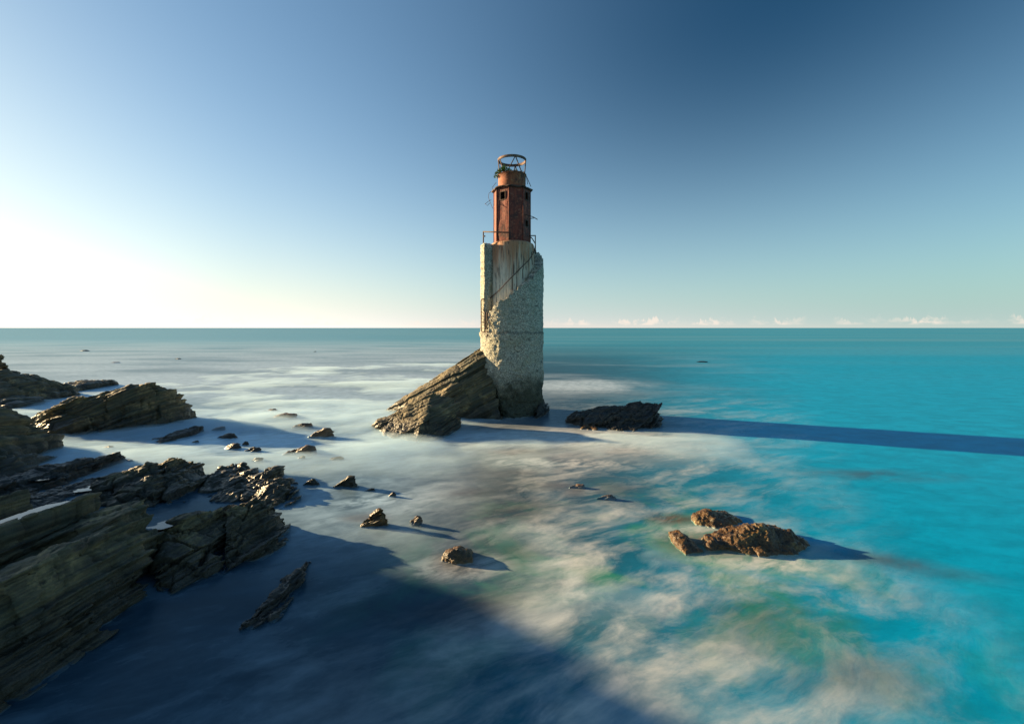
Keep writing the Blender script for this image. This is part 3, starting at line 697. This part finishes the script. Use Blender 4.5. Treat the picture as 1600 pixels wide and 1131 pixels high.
rock('low_reef', 'black jagged reef barely above the shaded water in front of the near ledge', [
    foot([(376, 985), (432, 966), (455, 938), (400, 960)]) + [G(405, 945, .14), G(432, 912, .22), G(455, 893, .22), G(445, 925, .16)],
    foot([(450, 938), (474, 905), (484, 876), (440, 905)]) + [G(458, 893, .22), G(474, 886, .2), G(480, 874, .14), G(468, 905, .14)]], 0.02, 0.12, 0.3, 41, m=M_DARK, group=GR_BIG, smooth_it=2)
# rocks at the foot of the tower
rock('rock_slab', 'long sloping slab leaning up against the left foot of the lighthouse', [
    foot([(604, 640), (660, 656), (740, 655), (782, 655)]) + top([(622, 627, 26.6), (666, 603, 26.6), (696, 589, 26.5), (752, 547, 26.3), (768, 566, 25.9), (776, 610, 25.5)], 0.9),
    top([(604, 639, 27.6), (640, 618, 27.6), (700, 583, 27.5), (752, 541, 27.3), (764, 600, 27.0), (640, 640, 27.0), (604, 645, 27.2)], 0.5),
    ], 0.042, 0.26, 0.9, 43, group=GR_BIG, smooth_it=2, jt=0.3)
rock('rock_slab', 'sunlit layered rock in front of the sloping slab at the lighthouse foot', [
    foot([(600, 680), (650, 693), (684, 688), (719, 674)]) + top([(612, 646, 22.9), (645, 623, 23.1), (677, 611, 23.0), (711, 622, 23.0), (716, 652, 22.6)], 0.8),
    foot([(582, 664), (602, 681), (650, 692)]) + top([(588, 655, 22.6), (615, 643, 22.6), (640, 640, 22.2), (650, 660, 21.6)], 0.7),
    ], 0.038, 0.30, 0.8, 45, group=GR_BIG, smooth_it=2, jt=0.35)
rock('rock', 'small jagged dark rock against the right foot of the lighthouse', [
    foot([(835, 655), (856, 648), (857, 640)]) + top([(845, 620, 26.6), (851, 620, 26.8), (855, 634, 27.0)], .6)], 0.04, 0.15, 0.5, 47, m=M_DARK, group=GR_BIG)
rock('rock_slab', 'dark tilted rock in the lighthouse shadow to the right of the tower', [
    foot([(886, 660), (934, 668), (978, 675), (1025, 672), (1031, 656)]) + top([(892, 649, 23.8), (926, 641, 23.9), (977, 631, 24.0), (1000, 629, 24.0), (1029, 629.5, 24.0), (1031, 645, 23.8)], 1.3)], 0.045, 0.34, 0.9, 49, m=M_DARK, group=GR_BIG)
# weed covered rocks, right
rock('weedy_rock', 'craggy rock covered in golden brown weed, largest one in the turquoise water', [
    foot([(1108, 858), (1150, 863), (1190, 868), (1242, 866), (1262, 852)]) + top([(1112, 846, 10.3), (1142, 835, 10.5), (1172, 827, 10.6), (1200, 820, 10.65), (1230, 830, 10.65), (1256, 848, 10.6)], .7)], 0.02, 0.06, 0.55, 51, m=M_KELP, style='craggy')
rock('weedy_rock', 'low brown weedy rock behind the craggy weed covered one', [
    foot([(1086, 820), (1120, 826), (1162, 816)]) + top([(1090, 809, 11.7), (1113, 801, 11.75), (1148, 810, 11.8)], .6)], 0.02, 0.045, 0.5, 53, m=M_KELP, style='craggy')
rock('weedy_rock', 'flat brown weedy rock awash at the left of the craggy weed covered one', [
    foot([(1050, 850), (1072, 868), (1098, 862)]) + top([(1052, 838, 10.6), (1066, 834, 10.6), (1094, 856, 10.3)], .5)], 0.02, 0.035, 0.45, 55, m=M_KELP, style='craggy')
rock('weedy_rock', 'orange brown weedy hump half under the foam in the middle foreground', [
    foot([(690, 876), (712, 884), (740, 880)]) + top([(696, 866, 9.75), (714, 857, 9.8), (736, 866, 9.8)], .5)], 0.02, 0.04, 0.45, 57, m=M_KELP, style='craggy')
rock('weedy_rock', 'small orange weedy patch by the dark tilted rock right of the tower', [
    foot([(908, 671), (934, 672)]) + top([(914, 663, 22.8), (928, 661, 22.9)], .3)], 0.035, 0.07, 0.5, 59, m=M_KELP, style='craggy')

# small rocks: (label, centre px, waterline py, width px, height px, material, seed)
def small(label, cx, by, w, h, m, seed, tilt=0.35, depth=0.55, name='rock'):
    Y = G(cx, by).y; wm = w*Y/F_PX; hm = max(h*Y/F_PX*0.78, 0.05); X = (cx-800)*Y/F_PX; dp = wm*depth
    def q(a, b_, z_): return Q(X+a*wm, Y+b_*dp, z_)
    hull = [q(-.5, .25, -.3), q(-.5, .3, 0.02), q(.5, .3, -.3), q(.48, .35, .04), q(-.2, 0, -.3), q(.3, 0, -.3), q(.3, 0.05, .04), q(-.15, 1, -.3), q(.35, 1, -.3),
            q(-.18, .35, hm*(1-tilt)), q(.12, .3, hm), q(.36, .45, hm*0.9), q(.0, .75, hm*.8)]
    vx = max(0.02, Y*0.0022)
    return rock(name, label, [hull], vx, min(0.2*hm+0.03*wm, 0.2), max(0.25, wm*0.4), seed, m, GR_SMALL, smooth_it=3)
SM = [
 ('pinkish rock awash in pale mist, farthest of the small rocks left of the lighthouse', 437, 656, 58, 13, M_AWASH, 61),
 ('thin flat rock just above the twin ribbed rock in pale mist', 468, 670, 36, 12, M_AWASH, 62),
 ('ribbed brown rock with bedding ridges in pale mist left of the sunlit layered rock', 499, 686, 46, 22, M_AWASH, 63),
 ('long low brown rock trailing to the right in blue water above the pebble sized ones', 464, 712, 58, 17, M_AWASH, 64),
 ('small rounded brown rock beside the larger one with a white flat top', 482, 760, 28, 15, M_ROCK, 65),
 ('angular rock with sunlit flat top alone in the blue water', 538, 764, 42, 24, M_ROCK, 66),
 ('slender golden rock pointing up right in the centre foreground', 584, 825, 44, 36, M_KELP, 67),
 ('little brown rock right of the slender golden one', 648, 822, 26, 20, M_AWASH, 68),
 ('tiny dark rock in the shade right of the angular rock', 612, 776, 13, 9, M_DARK, 69),
 ('faint dark rock nearly covered between the angular and the tiny rock', 577, 768, 22, 7, M_DARK, 70),
 ('dark rock at the top of the small cluster right of the large tilted block', 338, 673, 26, 7, M_DARK, 71),
 ('wide dark rock second from top of the cluster right of the large tilted block', 347, 686, 38, 10, M_DARK, 72),
 ('dark rock in the middle of the small cluster right of the large tilted block', 358, 702, 28, 12, M_DARK, 73),
 ('pointed dark rock at the right side of the small cluster', 381, 696, 15, 10, M_DARK, 74),
 ('flat dark rock low in the small cluster above the broken trio', 391, 706, 28, 9, M_DARK, 75),
 ('small dark rock between the cluster and the long low brown rock', 398, 721, 24, 8, M_DARK, 76),
 ('dark pebble sized rock below the long low brown rock', 470, 717, 16, 6, M_DARK, 77),
 ('dark rock touching the right end of the rounded ribbed block', 322, 762, 24, 15, M_ROCK, 78),
 ('thin dark rock lying beyond the tip of the long low ledge', 196, 722, 26, 6, M_DARK, 79),
 ('distant flat dark rock far out on the left of the sea', 127, 548.5, 20, 3, M_DARK, 80),
 ('distant rock far out on the right of the tower', 1099, 566, 24, 3.2, M_DARK, 81),
 ('tiny distant rock far out left of the tower', 490, 549.5, 9, 2.2, M_DARK, 82),
 ('distant thin rock in the pale mist right of the far flat one', 275, 561, 14, 2.5, M_DARK, 83),
 ('distant brown rock in the mist above the far left flat reef', 172, 567, 26, 2.6, M_AWASH, 84),
 ('reddish rock just breaking the foam right of centre', 903, 764, 30, 8, M_AWASH, 85),
 ('sunken reddish rock with only its back above the green water', 948, 782, 34, 9, M_AWASH, 86),
 ('faint brown streak of rock barely breaking the mist beside the farthest pinkish rock', 418, 643, 30, 5, M_AWASH, 91),
 ('low bluish rock trailing off right of the long low brown rock', 524, 719, 26, 6, M_DARK, 92),
 ('thin dark rock awash in front of the large tilted block', 163, 700, 24, 4, M_DARK, 93),
 ('small dark rock under the right end of the long narrow strip', 303, 692, 18, 5, M_DARK, 94),
 ('low rock awash just left of the small rounded brown rock', 455, 757, 20, 5, M_DARK, 95),
]
for a in SM: small(*a)

# ------------------------------------------------------------------ rain and tide pools lying in hollows of the ledges
m_pool, N, b, out = mat('still_water')
b.inputs['Base Color'].default_value = (0.02, 0.03, 0.035, 1); b.inputs['Roughness'].default_value = 0.06; b.inputs['IOR'].default_value = 1.6
N.put(b.inputs['Normal'], N.bump(N.noise(N.pos(), 6.0, 3), 0.15, 0.02))
def pool(label, px, py, lx, ly, seed, ang=0.5, at=None):
    dg = bpy.context.evaluated_depsgraph_get(); e = Vector((0, 0, CAM_H)); d = (P(px, py, 10.0)-e).normalized()
    ok, loc, nr_, fi, ob, mt = S.ray_cast(dg, e, d) if at is None else S.ray_cast(dg, Vector((at[0], at[1], 4.0)), Vector((0, 0, -1)))
    if not ok: return
    st = 0.025; nx_, ny_ = int(2*lx/st), int(2*ly/st); c_, s_ = math.cos(ang), math.sin(ang); hz_ = {}
    for i in range(nx_+1):
        for j in range(ny_+1):
            u, v = -lx+i*st, -ly+j*st; X, Y = loc.x+u*c_-v*s_, loc.y+u*s_+v*c_
            h_ = S.ray_cast(dg, Vector((X, Y, 4.0)), Vector((0, 0, -1)))
            w = (u/lx)**2+(v/ly)**2 + 0.35*float(vn(np.array(u*5), np.array(v*5), np.array(0.), seed))
            if h_[0] and w < 1.0: hz_[(i, j)] = (X-loc.x, Y-loc.y, h_[1].z)
    zs_ = sorted(q[2] for q in hz_.values()); lev = zs_[int(len(zs_)*0.62)]
    V, F, ids = [], [], {}
    def vid(k):
        if k not in ids: ids[k] = len(V); V.append((hz_[k][0], hz_[k][1], max(lev-loc.z, hz_[k][2]-loc.z-0.02) if hz_[k][2] > lev else max(lev-0.0, lev)-loc.z))
        return ids[k]
    for (i, j) in hz_:
        q = [(i, j), (i+1, j), (i+1, j+1), (i, j+1)]
        if all(k in hz_ and lev-0.25 < hz_[k][2] < lev+0.03 for k in q): F.append([vid(k) for k in q])
    if not F: return
    par = list(range(len(V)))                            # keep the largest sheet only
    def find(q):
        while par[q] != q: par[q] = par[par[q]]; q = par[q]
        return q
    for q in F:
        for r_ in q[1:]: par[find(r_)] = find(q[0])
    cnt_ = {}
    for q in F: cnt_[find(q[0])] = cnt_.get(find(q[0]), 0)+1
    best = max(cnt_, key=cnt_.get); F = [q for q in F if find(q[0]) == best]
    used_ = sorted({i for q in F for i in q}); mp = {i: k for k, i in enumerate(used_)}; V = [V[i] for i in used_]; F = [[mp[i] for i in q] for q in F]
    o = mesh_obj('tide_pool', V, F, m_pool, smooth=True, loc=loc)
    tag(o, label, 'pool', 'pools in the rocks')
bpy.context.view_layer.update()
pool('long white shining pool on top of the big near ledge, the farther of two', 0, 0, 0.95, 0.32, 1, 1.5, (-9.55, 8.9))
pool('bright shallow pool on top of the big near ledge, the nearer of two', 0, 0, 0.7, 0.30, 2, 1.5, (-9.5, 7.3))
pool('small pool in the notch between the big near ledge and its pale topped block', 258, 826, 0.4, 0.25, 3)
pool('narrow white pool along the left foot of the wedge shaped block', 128, 766, 0.8, 0.3, 4)
pool('little round pool shining on the long low ledge below the headland', 66, 748, 0.45, 0.25, 5)

# ------------------------------------------------------------------ spray hanging over the water (the swell averaged over a long exposure)
mm = bpy.data.materials.new('sea_mist'); mm.use_nodes = True; t = mm.node_tree
for n_ in list(t.nodes):
    if n_.type == 'BSDF_PRINCIPLED': t.nodes.remove(n_)
pv = t.nodes.new('ShaderNodeVolumePrincipled'); pv.inputs['Color'].default_value = (0.66, 0.84, 0.95, 1)
pv.inputs['Density'].default_value = 0.95; pv.inputs['Anisotropy'].default_value = 0.0
t.links.new(pv.outputs[0], t.nodes['Material Output'].inputs['Volume'])
mm.cycles.homogeneous_volume = True
xs = np.arange(-34, 17.01, 0.2); ys = np.concatenate([np.arange(4.2, 40, 0.2), np.arange(40, 75, 0.6)])
XX, YY = np.meshgrid(xs, ys)
def sst(v, a, b): q = np.clip((v-a)/(b-a), 0, 1); return q*q*(3-2*q)
n1 = fbm(XX*0.22, YY*0.30, XX*0, 71, 5, 0.55); n2 = fbm(XX*0.07, YY*0.12, XX*0, 72, 3)
area = np.maximum.reduce([sst(-XX+3*n2, -3.5, 4)*sst(YY, 12, 18)*0.9, np.exp(-(((XX-2)/5.0)**2+((YY-10)/5.0)**2))*0.36*(0.6+0.9*sst(fbm(XX*.5,YY*.6,XX*0,75,4), -.4, .6)), np.exp(-(((XX-2)/8)**2+((YY-20)/5)**2))*0.9, np.exp(-(((XX+4)/3.5)**2+((YY-12)/5)**2))*0.6])
edge = sst(XX, -34, -31)*sst(-XX, -17, -14)*sst(YY, 4.2, 6)*sst(-YY, -75, -60)
hgt = -0.10 + area*edge*(0.22 + 0.20*n1)*np.clip(32/(YY+10), 0.3, 1)
hgt = np.maximum(hgt, -0.08)
nx, ny = len(xs), len(ys)
Vt = np.stack([XX.ravel(), YY.ravel(), hgt.ravel()], 1)
Vb = np.stack([XX.ravel(), YY.ravel(), np.full(nx*ny, -0.3)], 1)
idx = np.arange(nx*ny).reshape(ny, nx); o2 = nx*ny
qd = np.stack([idx[:-1, :-1], idx[:-1, 1:], idx[1:, 1:], idx[1:, :-1]], -1).reshape(-1, 4)
Fm = list(map(tuple, qd)) + [tuple(q[::-1]+o2) for q in qd]
per = list(idx[0, :]) + list(idx[1:, -1]) + list(idx[-1, -2::-1]) + list(idx[-2:0, 0])
for a_, b_ in zip(per, per[1:]+per[:1]): Fm.append((b_, a_, a_+o2, b_+o2))
o = mesh_obj('sea_mist', np.vstack([Vt, Vb]), Fm, mm, smooth=True)
tag(o, 'thin white spray hanging low over the water', 'mist', kind='stuff')
